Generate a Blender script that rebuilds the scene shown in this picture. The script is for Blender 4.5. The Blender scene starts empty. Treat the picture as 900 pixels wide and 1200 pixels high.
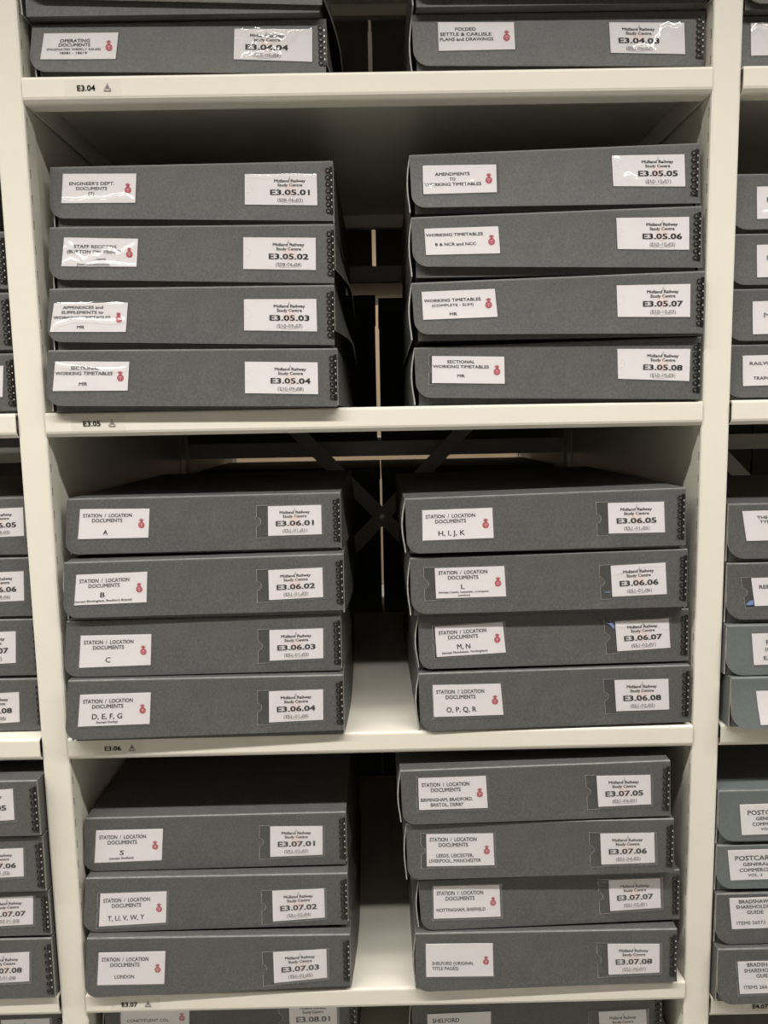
import bpy, math, random
from mathutils import Matrix, Vector

# ------------------------------------------------------------------ camera, world, lamps, exposure
scene = bpy.context.scene
COL = scene.collection
cam_data = bpy.data.cameras.new('camera')
cam = bpy.data.objects.new('camera', cam_data)
COL.objects.link(cam)
cam_data.sensor_fit = 'VERTICAL'
cam_data.sensor_height = 36.0
cam_data.lens = 27.0
cam_data.clip_start = 0.02
right = Vector((0.9998, -0.0087, -0.0184)); down = Vector((-0.0193, -0.1176, -0.9929)); fwd = Vector((0.0064, 0.993, -0.1177))
m3 = Matrix((right, -down, -fwd)).transposed()
cam.matrix_world = Matrix.Translation((0.0032, -1.0589, -0.0194)) @ m3.to_4x4()
scene.camera = cam

world = bpy.data.worlds.new('world')
scene.world = world
world.use_nodes = True
world.node_tree.nodes['Background'].inputs[0].default_value = (1.0, 0.97, 0.93, 1)
world.node_tree.nodes['Background'].inputs[1].default_value = 0.03


def area(name, loc, rot, sx, sy, power, color, spread=180):
    l = bpy.data.lights.new(name, 'AREA')
    l.shape = 'RECTANGLE'; l.size = sx; l.size_y = sy; l.energy = power; l.color = color; l.spread = math.radians(spread)
    o = bpy.data.objects.new(name, l)
    COL.objects.link(o)
    o.location = loc; o.rotation_euler = rot
    return o


area('aisle_strip_lamp', (-0.6, -0.89, 1.21), (0, 0, 0), 5.0, 0.08, 92.0, (1.0, 0.965, 0.91), 130)
area('far_aisle_strip_lamp', (0.0, 2.1, 1.21), (0, 0, 0), 2.2, 0.09, 34.0, (1.0, 0.93, 0.82))
scene.view_settings.view_transform = 'Standard'
scene.view_settings.look = 'None'
scene.view_settings.exposure = 0.0
scene.view_settings.gamma = 1.0
scene.view_settings.use_curve_mapping = False

# ------------------------------------------------------------------ materials


def new_mat(name):
    m = bpy.data.materials.new(name)
    m.use_nodes = True
    nt = m.node_tree
    return m, nt, nt.nodes['Principled BSDF']


def mat(name, color, rough=0.5, metallic=0.0, var=0.0, scale=30.0, bump=0.0, bump_scale=400.0, spec=0.5, fine=0.0):
    m, nt, p = new_mat(name)
    p.inputs['Base Color'].default_value = (*color, 1)
    p.inputs['Roughness'].default_value = rough
    p.inputs['Metallic'].default_value = metallic
    p.inputs['Specular IOR Level'].default_value = spec
    tc = nt.nodes.new('ShaderNodeTexCoord')
    if var > 0:
        n = nt.nodes.new('ShaderNodeTexNoise')
        n.inputs['Scale'].default_value = scale
        n.inputs['Detail'].default_value = 5.0
        n.inputs['Roughness'].default_value = 0.65
        nt.links.new(tc.outputs['Object'], n.inputs['Vector'])
        r = nt.nodes.new('ShaderNodeValToRGB')
        r.color_ramp.elements[0].position = 0.3
        r.color_ramp.elements[1].position = 0.7
        r.color_ramp.elements[0].color = (*[c * (1 - var) for c in color], 1)
        r.color_ramp.elements[1].color = (*[min(1, c * (1 + var)) for c in color], 1)
        nt.links.new(n.outputs['Fac'], r.inputs['Fac'])
        out = r.outputs['Color']
        if fine > 0:
            n2 = nt.nodes.new('ShaderNodeTexNoise')
            n2.inputs['Scale'].default_value = 330.0
            n2.inputs['Detail'].default_value = 3.0
            nt.links.new(tc.outputs['Object'], n2.inputs['Vector'])
            r2 = nt.nodes.new('ShaderNodeValToRGB')
            r2.color_ramp.elements[0].position = 0.35
            r2.color_ramp.elements[1].position = 0.7
            r2.color_ramp.elements[0].color = (1 - fine, 1 - fine, 1 - fine, 1)
            r2.color_ramp.elements[1].color = (1 + fine, 1 + fine, 1 + fine, 1)
            nt.links.new(n2.outputs['Fac'], r2.inputs['Fac'])
            mx = nt.nodes.new('ShaderNodeMixRGB')
            mx.blend_type = 'MULTIPLY'
            mx.inputs['Fac'].default_value = 1.0
            nt.links.new(out, mx.inputs['Color1'])
            nt.links.new(r2.outputs['Color'], mx.inputs['Color2'])
            out = mx.outputs['Color']
        nt.links.new(out, p.inputs['Base Color'])
    if bump > 0:
        n = nt.nodes.new('ShaderNodeTexNoise')
        n.inputs['Scale'].default_value = bump_scale
        n.inputs['Detail'].default_value = 3.0
        nt.links.new(tc.outputs['Object'], n.inputs['Vector'])
        b = nt.nodes.new('ShaderNodeBump')
        b.inputs['Strength'].default_value = bump
        b.inputs['Distance'].default_value = 0.0006
        nt.links.new(n.outputs['Fac'], b.inputs['Height'])
        nt.links.new(b.outputs['Normal'], p.inputs['Normal'])
    return m


def film_mat(name, tint, fac, rough, haze=0.0):
    m = bpy.data.materials.new(name)
    m.use_nodes = True
    nt = m.node_tree
    nt.nodes.remove(nt.nodes['Principled BSDF'])
    out = nt.nodes['Material Output']
    tr = nt.nodes.new('ShaderNodeBsdfTransparent'); tr.inputs[0].default_value = (*tint, 1)
    gl = nt.nodes.new('ShaderNodeBsdfGlossy'); gl.inputs['Roughness'].default_value = rough
    gl.inputs['Color'].default_value = (1, 1, 1, 1)
    # Schlick reflectance that is the same from both sides of the thin film
    lw = nt.nodes.new('ShaderNodeLayerWeight'); lw.inputs['Blend'].default_value = 0.5
    pw = nt.nodes.new('ShaderNodeMath'); pw.operation = 'POWER'; pw.inputs[1].default_value = 5.0
    nt.links.new(lw.outputs['Facing'], pw.inputs[0])
    mu = nt.nodes.new('ShaderNodeMath'); mu.operation = 'MULTIPLY_ADD'
    mu.inputs[1].default_value = 0.9 * fac; mu.inputs[2].default_value = 0.055 * fac
    nt.links.new(pw.outputs[0], mu.inputs[0])
    mix = nt.nodes.new('ShaderNodeMixShader')
    nt.links.new(mu.outputs[0], mix.inputs[0]); nt.links.new(tr.outputs[0], mix.inputs[1]); nt.links.new(gl.outputs[0], mix.inputs[2])
    last = mix
    if haze > 0:
        df = nt.nodes.new('ShaderNodeBsdfDiffuse'); df.inputs['Color'].default_value = (0.85, 0.85, 0.85, 1)
        mx = nt.nodes.new('ShaderNodeMixShader'); mx.inputs[0].default_value = haze
        nt.links.new(mix.outputs[0], mx.inputs[1]); nt.links.new(df.outputs[0], mx.inputs[2])
        last = mx
    nt.links.new(last.outputs[0], out.inputs['Surface'])
    return m


BOARD = mat('grey_box_board', (0.086, 0.0875, 0.0855), 0.52, var=0.10, scale=22, bump=0.12, bump_scale=500, spec=0.45, fine=0.16)
BOARD_PALE = mat('pale_grey_box_board', (0.118, 0.130, 0.129), 0.55, var=0.05, scale=16, bump=0.1, bump_scale=500, spec=0.45, fine=0.07)
CREASE = mat('worn_crease_highlight', (0.15, 0.155, 0.15), 0.5, var=0.3, scale=60)  # paler than the board: scuffed crease, with its lamp highlight painted into the colour
BOARD_EDGE = mat('board_cut_edge', (0.34, 0.33, 0.30), 0.8, var=0.25, scale=90)
PAPER = mat('label_paper', (0.78, 0.75, 0.76), 0.6, var=0.012, scale=60)
INK = mat('black_ink', (0.035, 0.030, 0.034), 0.6)
INK_GREY = mat('grey_ink', (0.19, 0.17, 0.18), 0.6)
RED = mat('crest_red', (0.44, 0.075, 0.105), 0.6, var=0.2, scale=500)
RED_PALE = mat('crest_pale', (0.70, 0.40, 0.43), 0.6)
WM_PEACH = mat('watermark_peach', (0.80, 0.685, 0.665), 0.6)
WM_GREY = mat('watermark_grey', (0.52, 0.50, 0.51), 0.6)
BLACK = mat('black_fastener', (0.008, 0.008, 0.008), 0.3)
RIVET = mat('grey_rivet', (0.11, 0.11, 0.105), 0.45)
STUD = mat('bare_metal_stud', (0.55, 0.54, 0.50), 0.35, metallic=0.6)
FILM = film_mat('clear_pocket_film', (0.97, 0.97, 0.97), 2.0, 0.09)
FILM_DARK = film_mat('clear_pocket_film_on_board', (0.80, 0.80, 0.80), 0.9, 0.12)
FILM_EDGE = film_mat('pocket_film_edge', (0.97, 0.97, 0.97), 2.0, 0.25, haze=0.22)
STICKER = film_mat('clear_sticker', (0.985, 0.985, 0.98), 0.5, 0.3, haze=0.08)
TAPE_BLUE = mat('blue_tape_scrap', (0.16, 0.22, 0.42), 0.3)
CREAM = mat('cream_enamel', (0.71, 0.675, 0.59), 0.38, var=0.015, scale=6, bump=0.05, bump_scale=160, spec=0.4)
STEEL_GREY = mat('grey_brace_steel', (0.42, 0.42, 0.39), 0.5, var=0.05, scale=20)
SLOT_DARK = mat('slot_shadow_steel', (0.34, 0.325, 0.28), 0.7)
KRAFT = mat('kraft_cardboard', (0.30, 0.205, 0.125), 0.8, var=0.08, scale=30)
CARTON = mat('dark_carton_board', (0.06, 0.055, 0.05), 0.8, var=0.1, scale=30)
WALLM = mat('painted_wall', (0.42, 0.40, 0.36), 0.8, var=0.02, scale=3)
CEILM = mat('ceiling_paint', (0.55, 0.54, 0.50), 0.85, var=0.02, scale=3)
FLOORM = mat('floor_vinyl', (0.36, 0.35, 0.33), 0.6, var=0.06, scale=5)
FARWALL = mat('far_aisle_wall', (0.55, 0.43, 0.30), 0.85, var=0.06, scale=4)

# ------------------------------------------------------------------ mesh helpers


class MB:
    def __init__(self):
        self.v = []; self.f = []; self.mi = []

    def quad(self, pts, mi=0):
        n = len(self.v)
        self.v += [tuple(p) for p in pts]
        self.f.append(tuple(range(n, n + len(pts)))); self.mi.append(mi)

    def box(self, x0, x1, y0, y1, z0, z1, mi=0):
        n = len(self.v)
        self.v += [(x0, y0, z0), (x1, y0, z0), (x1, y1, z0), (x0, y1, z0), (x0, y0, z1), (x1, y0, z1), (x1, y1, z1), (x0, y1, z1)]
        for f in ((0, 3, 2, 1), (4, 5, 6, 7), (0, 1, 5, 4), (1, 2, 6, 5), (2, 3, 7, 6), (3, 0, 4, 7)):
            self.f.append(tuple(n + i for i in f)); self.mi.append(mi)

    def grid(self, rows, mi=0, flip=False, close=False):
        n = len(self.v); R = len(rows); c = len(rows[0])
        for r in rows: self.v += [tuple(p) for p in r]
        for i in range(R - 1):
            for j in range(c if close else c - 1):
                k = (j + 1) % c
                q = (n + i * c + j, n + i * c + k, n + (i + 1) * c + k, n + (i + 1) * c + j)
                self.f.append(q[::-1] if flip else q); self.mi.append(mi)

    def sheet(self, rows, off, mi=0, edge=0):
        """a sheet with thickness: rows of points, each point moved by off for its back face"""
        R = len(rows); c = len(rows[0])
        back = [[(p[0] + off[0], p[1] + off[1], p[2] + off[2]) for p in r] for r in rows]
        self.grid(rows, mi); self.grid(back, mi, True)
        for a, b in ((rows[0], back[0]), (rows[-1][::-1], back[-1][::-1])):
            self.grid([b, a], edge)
        ca = [r[0] for r in rows]; cb = [r[0] for r in back]
        self.grid([ca, cb], edge)
        ca = [r[-1] for r in rows]; cb = [r[-1] for r in back]
        self.grid([cb, ca], edge)

    def prism(self, prof, axis, a, b, mi=0, caps=True):
        """extrude closed 2-D profile along axis 'x' (prof in y,z) or 'z' (prof in x,y)"""
        n = len(self.v); k = len(prof)
        for t in (a, b):
            for p in prof:
                self.v.append((t, p[0], p[1]) if axis == 'x' else (p[0], p[1], t))
        for i in range(k):
            j = (i + 1) % k
            self.f.append((n + i, n + j, n + k + j, n + k + i)); self.mi.append(mi)
        if caps:
            self.f.append(tuple(n + i for i in range(k))[::-1]); self.mi.append(mi)
            self.f.append(tuple(n + k + i for i in range(k))); self.mi.append(mi)

    def disc(self, cx, y, cz, r, n=20, mi=0, sx=1.0):
        self.quad([(cx + r * sx * math.cos(2 * math.pi * i / n), y, cz + r * math.sin(2 * math.pi * i / n)) for i in range(n)], mi)

    def tube(self, path, r, n=6, mi=0):
        rows = []
        for i, p in enumerate(path):
            p = Vector(p)
            a = Vector(path[max(0, i - 1)]); b = Vector(path[min(len(path) - 1, i + 1)])
            d = (b - a).normalized()
            u = d.cross(Vector((0, 1, 0.013))).normalized(); w = d.cross(u)
            rows.append([p + u * r * math.cos(2 * math.pi * k / n) + w * r * math.sin(2 * math.pi * k / n) for k in range(n)])
        self.grid(rows, mi, close=True)

    def mesh(self, name, mats, smooth=False):
        me = bpy.data.meshes.new(name)
        me.from_pydata(self.v, [], self.f)
        for m in mats: me.materials.append(m)
        me.polygons.foreach_set('material_index', self.mi)
        if smooth: me.polygons.foreach_set('use_smooth', [True] * len(me.polygons))
        me.update()
        return me


def link(name, me, parent=None, loc=None):
    o = bpy.data.objects.new(name, me)
    COL.objects.link(o)
    if parent is not None: o.parent = parent
    if loc is not None: o.location = loc
    return o


def tag(o, label, cat, group=None):
    o['label'] = label; o['category'] = cat
    if group: o['group'] = group
    return o


def empty(name, loc, rz=0.0):
    o = bpy.data.objects.new(name, None)
    o.empty_display_size = 0.05
    COL.objects.link(o)
    o.location = loc; o.rotation_euler = (0, 0, rz)
    return o


def weld(me, dist=1e-5):
    import bmesh
    bm = bmesh.new(); bm.from_mesh(me)
    bmesh.ops.remove_doubles(bm, verts=bm.verts, dist=dist)
    bmesh.ops.recalc_face_normals(bm, faces=bm.faces)
    bm.to_mesh(me); bm.free(); me.update()
    return me


# ------------------------------------------------------------------ lettering
_glyphs = {}


def glyph_mesh(text, bold):
    key = (text, bold)
    if key in _glyphs: return _glyphs[key]
    cu = bpy.data.curves.new('lettering', 'FONT')
    cu.body = text; cu.size = 1.0; cu.resolution_u = 2
    cu.space_character = 1.0
    ob = bpy.data.objects.new('lettering', cu)
    COL.objects.link(ob)
    dg = bpy.context.evaluated_depsgraph_get()
    me = bpy.data.meshes.new_from_object(ob.evaluated_get(dg))
    v = [(p.co.x, p.co.y) for p in me.vertices]
    f = [tuple(p.vertices) for p in me.polygons]
    bpy.data.objects.remove(ob); bpy.data.curves.remove(cu); bpy.data.meshes.remove(me)
    x0 = min(p[0] for p in v); x1 = max(p[0] for p in v)
    _glyphs[key] = (v, f, x0, x1)
    return _glyphs[key]


CAP = 0.729


class Quad:
    """label rectangle on the front of a box: s runs 0..1 left to right, t 0..1 top to bottom"""
    def __init__(self, q):
        self.q = q
        self.w = math.dist(q[0], q[1]); self.h = math.dist(q[0], q[3])

    def at(self, s, t, y):
        a, b, c, d = self.q
        return ((1 - t) * ((1 - s) * a[0] + s * b[0]) + t * ((1 - s) * d[0] + s * c[0]), y,
                (1 - t) * ((1 - s) * a[1] + s * b[1]) + t * ((1 - s) * d[1] + s * c[1]))


def put_text(mb, Q, y, text, cx, cy, width, cap, bold=0.02, mi=0, left=False):
    """cx, cy, width are fractions of the label; cap is the capital height as a fraction of its height"""
    v, f, x0, x1 = glyph_mesh(text, bold)
    # bold lettering is struck several times with a small shift
    e = bold
    strikes = ((0, 0),) if bold == 0 else ((-e, -0.6 * e), (e, -0.6 * e), (-e, 0.6 * e), (e, 0.6 * e))
    for ex, ey in strikes:
        n = len(mb.v)
        for px, py in v:
            u = (px + ex - x0) / (x1 - x0)
            s = cx + u * width if left else cx + (u - 0.5) * width
            t = cy - ((py + ey) / CAP - 0.5) * cap
            mb.v.append(Q.at(s, t, y))
        for fc in f:
            mb.f.append(tuple(n + i for i in fc)); mb.mi.append(mi)


def crest_mesh(mb, Q, y, s, t, r):
    cx, _, cz = Q.at(s, t, 0)
    mb.disc(cx, y, cz, r, 18, 0)
    mb.quad([(cx - 0.42 * r, y, cz + 0.85 * r), (cx + 0.42 * r, y, cz + 0.85 * r), (cx + 0.30 * r, y, cz + 1.25 * r), (cx - 0.30 * r, y, cz + 1.25 * r)], 0)
    for a in (18, 90, 162, 54, 126):
        A = math.radians(a); L = 0.78 * r; bx, bz = cx, cz + 1.25 * r
        dx, dz = math.cos(A), math.sin(A)
        mb.quad([(bx - dz * 0.17 * r, y, bz + dx * 0.17 * r), (bx + dz * 0.17 * r, y, bz - dx * 0.17 * r), (bx + dx * L + dz * 0.1 * r, y, bz + dz * L - dx * 0.1 * r), (bx + dx * L - dz * 0.1 * r, y, bz + dz * L + dx * 0.1 * r)], 0)
    y2 = y - 0.00015
    mb.quad([(cx - 0.10 * r, y2, cz - 0.62 * r), (cx + 0.10 * r, y2, cz - 0.62 * r), (cx + 0.10 * r, y2, cz + 0.3 * r), (cx - 0.10 * r, y2, cz + 0.3 * r)], 1)
    mb.quad([(cx - 0.42 * r, y2, cz + 0.2 * r), (cx + 0.42 * r, y2, cz + 0.2 * r), (cx + 0.42 * r, y2, cz + 0.42 * r), (cx - 0.42 * r, y2, cz + 0.42 * r)], 1)
    for sx in (-1, 1):
        mb.quad([(cx + sx * 0.62 * r, y2, cz - 0.3 * r), (cx + sx * 0.72 * r, y2, cz - 0.1 * r), (cx + sx * 0.72 * r, y2, cz + 0.15 * r), (cx + sx * 0.55 * r, y2, cz + 0.0 * r)], 1)


def arc_strip(mb, cx, y, cz, r0, r1, a0, a1, mi, n=10, sx=1.0):
    rows = [[], []]
    for i in range(n + 1):
        a = a0 + (a1 - a0) * i / n
        rows[0].append((cx + sx * r0 * math.cos(a), y, cz + r0 * math.sin(a)))
        rows[1].append((cx + sx * r1 * math.cos(a), y, cz + r1 * math.sin(a)))
    mb.grid(rows, mi)


def watermark_mesh(mb, Q, y, s):
    cx, _, cz = Q.at(s, 0.52, 0)
    R = 0.0085
    mb.disc(cx, y, cz, R, 24, 0)
    cz2 = Q.at(s, 0.06, 0)[2]
    mb.quad([(cx - 0.0016, y, cz2 - 0.005), (cx + 0.0016, y, cz2 - 0.005), (cx + 0.0003, y, cz2), (cx - 0.0003, y, cz2)], 1)
    cb = Q.at(s, 0.90, 0)[2]
    for sx in (-1, 1):
        arc_strip(mb, cx + sx * 0.0125, y, cb + 0.002, 0.0016, 0.0023, -math.pi * 0.9, math.pi * 0.55, 1, 10, sx)
        arc_strip(mb, cx + sx * 0.0065, y, cb + 0.0005, 0.0014, 0.0021, -math.pi, math.pi * 0.4, 1, 10, sx)
        arc_strip(mb, cx + sx * 0.009, y, cb + 0.006, 0.0070, 0.0076, -math.pi * 0.55, -math.pi * 0.2, 1, 8, sx)
    arc_strip(mb, cx, y, cb + 0.012, 0.0132, 0.0139, -math.pi * 0.80, -math.pi * 0.2, 1, 14)


# ------------------------------------------------------------------ room shell (structure)
def struct(name, mb, m):
    o = link(name, mb.mesh(name, [m])); o['kind'] = 'structure'
    return o


for nm, b, m in (('floor', (-3, 3, -2.2, 3.2, -1.47, -1.42), FLOORM), ('ceiling', (-3, 3, -2.2, 3.2, 1.60, 1.65), CEILM),
                 ('wall_front', (-3, 3, -2.25, -2.2, -1.42, 1.6), WALLM), ('wall_back', (-3, 3, 3.2, 3.25, -1.42, 1.6), FARWALL),
                 ('wall_left', (-3.05, -3, -2.2, 3.2, -1.42, 1.6), WALLM), ('wall_right', (3, 3.05, -2.2, 3.2, -1.42, 1.6), WALLM)):
    s = MB(); s.box(*b); struct(nm, s, m)

# ------------------------------------------------------------------ shelving
DEPTH = 0.70
PITCH = 0.94


def shelf_profile(depth):
    t = 0.0022; H = 0.0334
    outer = [(depth - 0.003, 0), (0.0042, 0), (0.0018, -0.0006), (0.0004, -0.002), (0, -0.004), (0, -0.0255), (0.0010, -0.0285), (0.0045, -0.0322), (0.007, -H), (0.028, -H)]
    inner = [(0.028, -H + t), (0.0075, -H + t), (0.0055, -0.031), (0.0028, -0.0275), (t, -0.025), (t, -0.005), (0.005, -t), (depth - 0.005, -t)]
    rear = [(depth - t, -0.005), (depth - t, -0.03), (depth - 0.02, -0.03), (depth - 0.02, -0.032), (depth, -0.032), (depth, -0.003)]
    return outer + inner + rear


def shelf_label(parent, text, x):
    st = MB(); st.quad([(x - 0.0285, -0.0004, -0.0265), (x + 0.0455, -0.0004, -0.0265), (x + 0.0455, -0.0004, -0.0055), (x - 0.0285, -0.0004, -0.0055)])
    so = link('shelf_label', st.mesh('shelf_label', [STICKER]), parent)
    Q = Quad([(x - 0.0115, -0.0105), (x + 0.0115, -0.0105), (x + 0.0115, -0.0205), (x - 0.0115, -0.0205)])
    tx = MB(); put_text(tx, Q, -0.0008, text, 0.5, 0.5, 1.0, 0.70, 0.022)
    link('label_text', tx.mesh('label_text', [INK]), so)
    e = MB(); cx = x + 0.0275; cz = -0.0155; y = -0.0008
    # small printed crest: a stepped triangle with a scroll beneath
    e.quad([(cx - 0.0008, y, cz + 0.002), (cx + 0.0008, y, cz + 0.002), (cx + 0.0004, y, cz + 0.0055), (cx - 0.0004, y, cz + 0.0055)])
    e.quad([(cx - 0.0032, y, cz - 0.0012), (cx + 0.0032, y, cz - 0.0012), (cx + 0.0016, y, cz + 0.0022), (cx - 0.0016, y, cz + 0.0022)])
    for sx in (-1, 1):
        arc_strip(e, cx + sx * 0.0033, y, cz - 0.0026, 0.0008, 0.0014, -math.pi, math.pi * 0.6, 0, 8, sx)
    e.quad([(cx - 0.0048, y, cz - 0.0046), (cx + 0.0048, y, cz - 0.0046), (cx + 0.0042, y, cz - 0.0036), (cx - 0.0042, y, cz - 0.0036)])
    link('label_crest', e.mesh('label_crest', [INK_GREY]), so)


def make_shelf(name, loc, label, code=None, code_x=0.0, depth=DEPTH, group='cream steel shelves', m=None, rz=0.0):
    root = empty(name, loc, rz)
    tag(root, label, 'shelf', group)
    mb = MB(); mb.prism(shelf_profile(depth), 'x', -0.4495, 0.4495)
    me = mb.mesh('shelf_panel', [m or CREAM])
    import bmesh
    bm = bmesh.new(); bm.from_mesh(me); bmesh.ops.recalc_face_normals(bm, faces=bm.faces)
    bm.to_mesh(me); bm.free()
    link('shelf_panel', me, root)
    for sx in (-1, 1):
        eb = MB(); x = sx * 0.4485
        eb.box(x - 0.001, x + 0.001, 0.03, depth - 0.022, -0.0332, -0.0024)
        link('end_flange', eb.mesh('end_flange', [m or CREAM]), root)
    if code: shelf_label(root, code, code_x)
    return root


SHELF_Z = {'03': 0.866, '04': 0.4327, '05': 0.0, '06': -0.4634, '07': -0.8640, '08': -0.9914}
CODE_X = {'04': -0.3665, '05': -0.3863, '06': -0.3855, '07': -0.3845}
for k, z in SHELF_Z.items():
    lab = 'cream steel shelf of the middle bay whose front lip reads E3.%s' % k if k != '08' else 'lowest cream steel shelf of the middle bay, under the boxes cut by the frame'
    if k == '03': lab = 'cream steel shelf of the middle bay just above the frame'
    make_shelf('shelf', (0, 0, z), lab, ('E3.' + k) if k in CODE_X else None, CODE_X.get(k, 0))
for k, z in SHELF_Z.items():
    if k == '04': continue
    make_shelf('shelf', (-PITCH, 0, z), {'03': 'cream steel shelf of the left bay just above the frame', '05': 'left bay cream shelf level with shelf E3.05', '06': 'left bay cream shelf level with shelf E3.06, under box E2.06.08',
               '07': 'left bay cream shelf level with shelf E3.07, under box E2.07.08', '08': 'left bay cream shelf at the bottom left corner, under box E2.08.05'}[k])
for k, z in SHELF_Z.items():
    if k == '08': continue
    make_shelf('shelf', (PITCH, 0, z - (0.0275 if k == '07' else 0)), {'03': 'cream steel shelf of the right bay just above the frame', '04': 'right bay cream shelf level with shelf E3.04', '05': 'right bay cream shelf level with shelf E3.05',
               '06': 'right bay cream shelf level with shelf E3.06', '07': 'right bay cream shelf with lip reading E4.07 at the bottom right corner'}[k],
               'E4.07' if k == '07' else None, -0.376)


def make_upright(x, label):
    """post with slotted sides, side panel behind it, rear post"""
    root = empty('shelving_upright', (x, 0, -1.42))
    tag(root, label, 'shelving upright', 'cream slotted uprights')
    z0, z1 = 0.0, 2.35
    hw = 0.0195
    p = MB()
    r = 0.0035
    # front face with rounded arrises
    prof = [(-hw, 0.0085), (-hw, 0.004 + r), (-hw + 0.001, 0.004 + 0.001), (-hw + r, 0.004), (hw - r, 0.004), (hw - 0.001, 0.005), (hw, 0.004 + r), (hw, 0.0085)]
    p.grid([[(a, b, z0) for a, b in prof], [(a, b, z1) for a, b in prof]], 0)
    for sx in (-1, 1):
        X = sx * hw
        p.quad([(X, 0.0118, z0), (X, 0.034, z0), (X, 0.034, z1), (X, 0.0118, z1)], 0)
        p.quad([(X, 0.034, z0), (X - sx * 0.0025, 0.0365, z0), (X - sx * 0.0025, 0.0365, z1), (X, 0.034, z1)], 0)
        # slotted strip
        k = 0; z = z0
        zs = 1.42 + 0.2755 - 0.0325 * 51
        while True:
            a = zs + 0.0325 * k; b = a + 0.0118
            if b > z1 - 0.01: break
            k += 1
            if a < z0 + 0.004: continue
            p.quad([(X, 0.0085, z), (X, 0.0118, z), (X, 0.0118, a), (X, 0.0085, a)], 0)
            d = X - sx * 0.006
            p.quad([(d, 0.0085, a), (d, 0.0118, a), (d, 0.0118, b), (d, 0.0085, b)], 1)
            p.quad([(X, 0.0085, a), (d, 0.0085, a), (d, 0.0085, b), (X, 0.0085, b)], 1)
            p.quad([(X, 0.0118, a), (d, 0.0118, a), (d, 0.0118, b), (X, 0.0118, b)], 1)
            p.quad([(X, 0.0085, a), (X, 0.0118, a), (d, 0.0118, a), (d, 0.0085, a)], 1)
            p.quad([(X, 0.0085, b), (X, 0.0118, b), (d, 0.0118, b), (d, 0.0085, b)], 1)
            z = b
        p.quad([(X, 0.0085, z), (X, 0.0118, z), (X, 0.0118, z1), (X, 0.0085, z1)], 0)
    p.quad([(-hw + 0.0025, 0.0365, z0), (hw - 0.0025, 0.0365, z0), (hw - 0.0025, 0.0365, z1), (-hw + 0.0025, 0.0365, z1)], 0)
    p.quad([(-hw, 0.005, z1), (hw, 0.005, z1), (hw, 0.0365, z1), (-hw, 0.0365, z1)], 0)
    link('front_post', p.mesh('front_post', [CREAM, SLOT_DARK]), root)
    s = MB(); s.box(-0.0172, 0.0172, 0.037, 0.72, 0.0, 2.34)
    link('side_panel', s.mesh('side_panel', [CREAM]), root)
    b = MB(); b.box(-hw, hw, 0.7205, 0.757, 0.0, 2.35)
    link('rear_post', b.mesh('rear_post', [CREAM]), root)
    return root


make_upright(-0.47, 'cream slotted upright between the left and middle bays')
make_upright(0.47, 'cream slotted upright between the middle and right bays')
make_upright(-0.47 - PITCH, 'cream upright closing the far left of the left bay, beyond the frame')
make_upright(0.47 + PITCH, 'cream upright closing the far right of the right bay, beyond the frame')


def cross_brace(cx, cz, label):
    root = empty('cross_brace', (cx, 0.768, cz))
    tag(root, label, 'brace', 'cross braces behind the bays')
    L = 0.655; w = 0.0165
    for k, a in enumerate((math.radians(46), math.radians(134))):
        mb = MB(); c, s = math.cos(a), math.sin(a)
        y0 = -0.004 if k == 0 else 0.0
        n = len(mb.v)
        pts = [(-L * c - w * s, -L * s + w * c), (-L * c + w * s, -L * s - w * c), (L * c + w * s, L * s - w * c), (L * c - w * s, L * s + w * c)]
        mb.v = [(px, y, pz) for y in (y0, y0 + 0.003) for px, pz in pts]
        mb.f = [(0, 1, 2, 3), (7, 6, 5, 4), (0, 4, 5, 1), (1, 5, 6, 2), (2, 6, 7, 3), (3, 7, 4, 0)]; mb.mi = [0] * 6
        link('brace_bar', mb.mesh('brace_bar', [STEEL_GREY]), root)
    b = MB(); b.prism([(0.006 * math.cos(i * math.pi / 3), 0.006 * math.sin(i * math.pi / 3)) for i in range(6)], 'z', 0, 0.006)
    b.v = [(x, -0.004 - z, y) for x, y, z in b.v]
    link('brace_bolt', b.mesh('brace_bolt', [STUD]), root)


cross_brace(0.0105, -0.2460, 'dark grey crossed flat bars behind the gap on shelf E3.06')
cross_brace(0.0105 + PITCH, -0.2460, 'dark grey crossed flat bars behind the right bay, above box E4.06.01')

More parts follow.
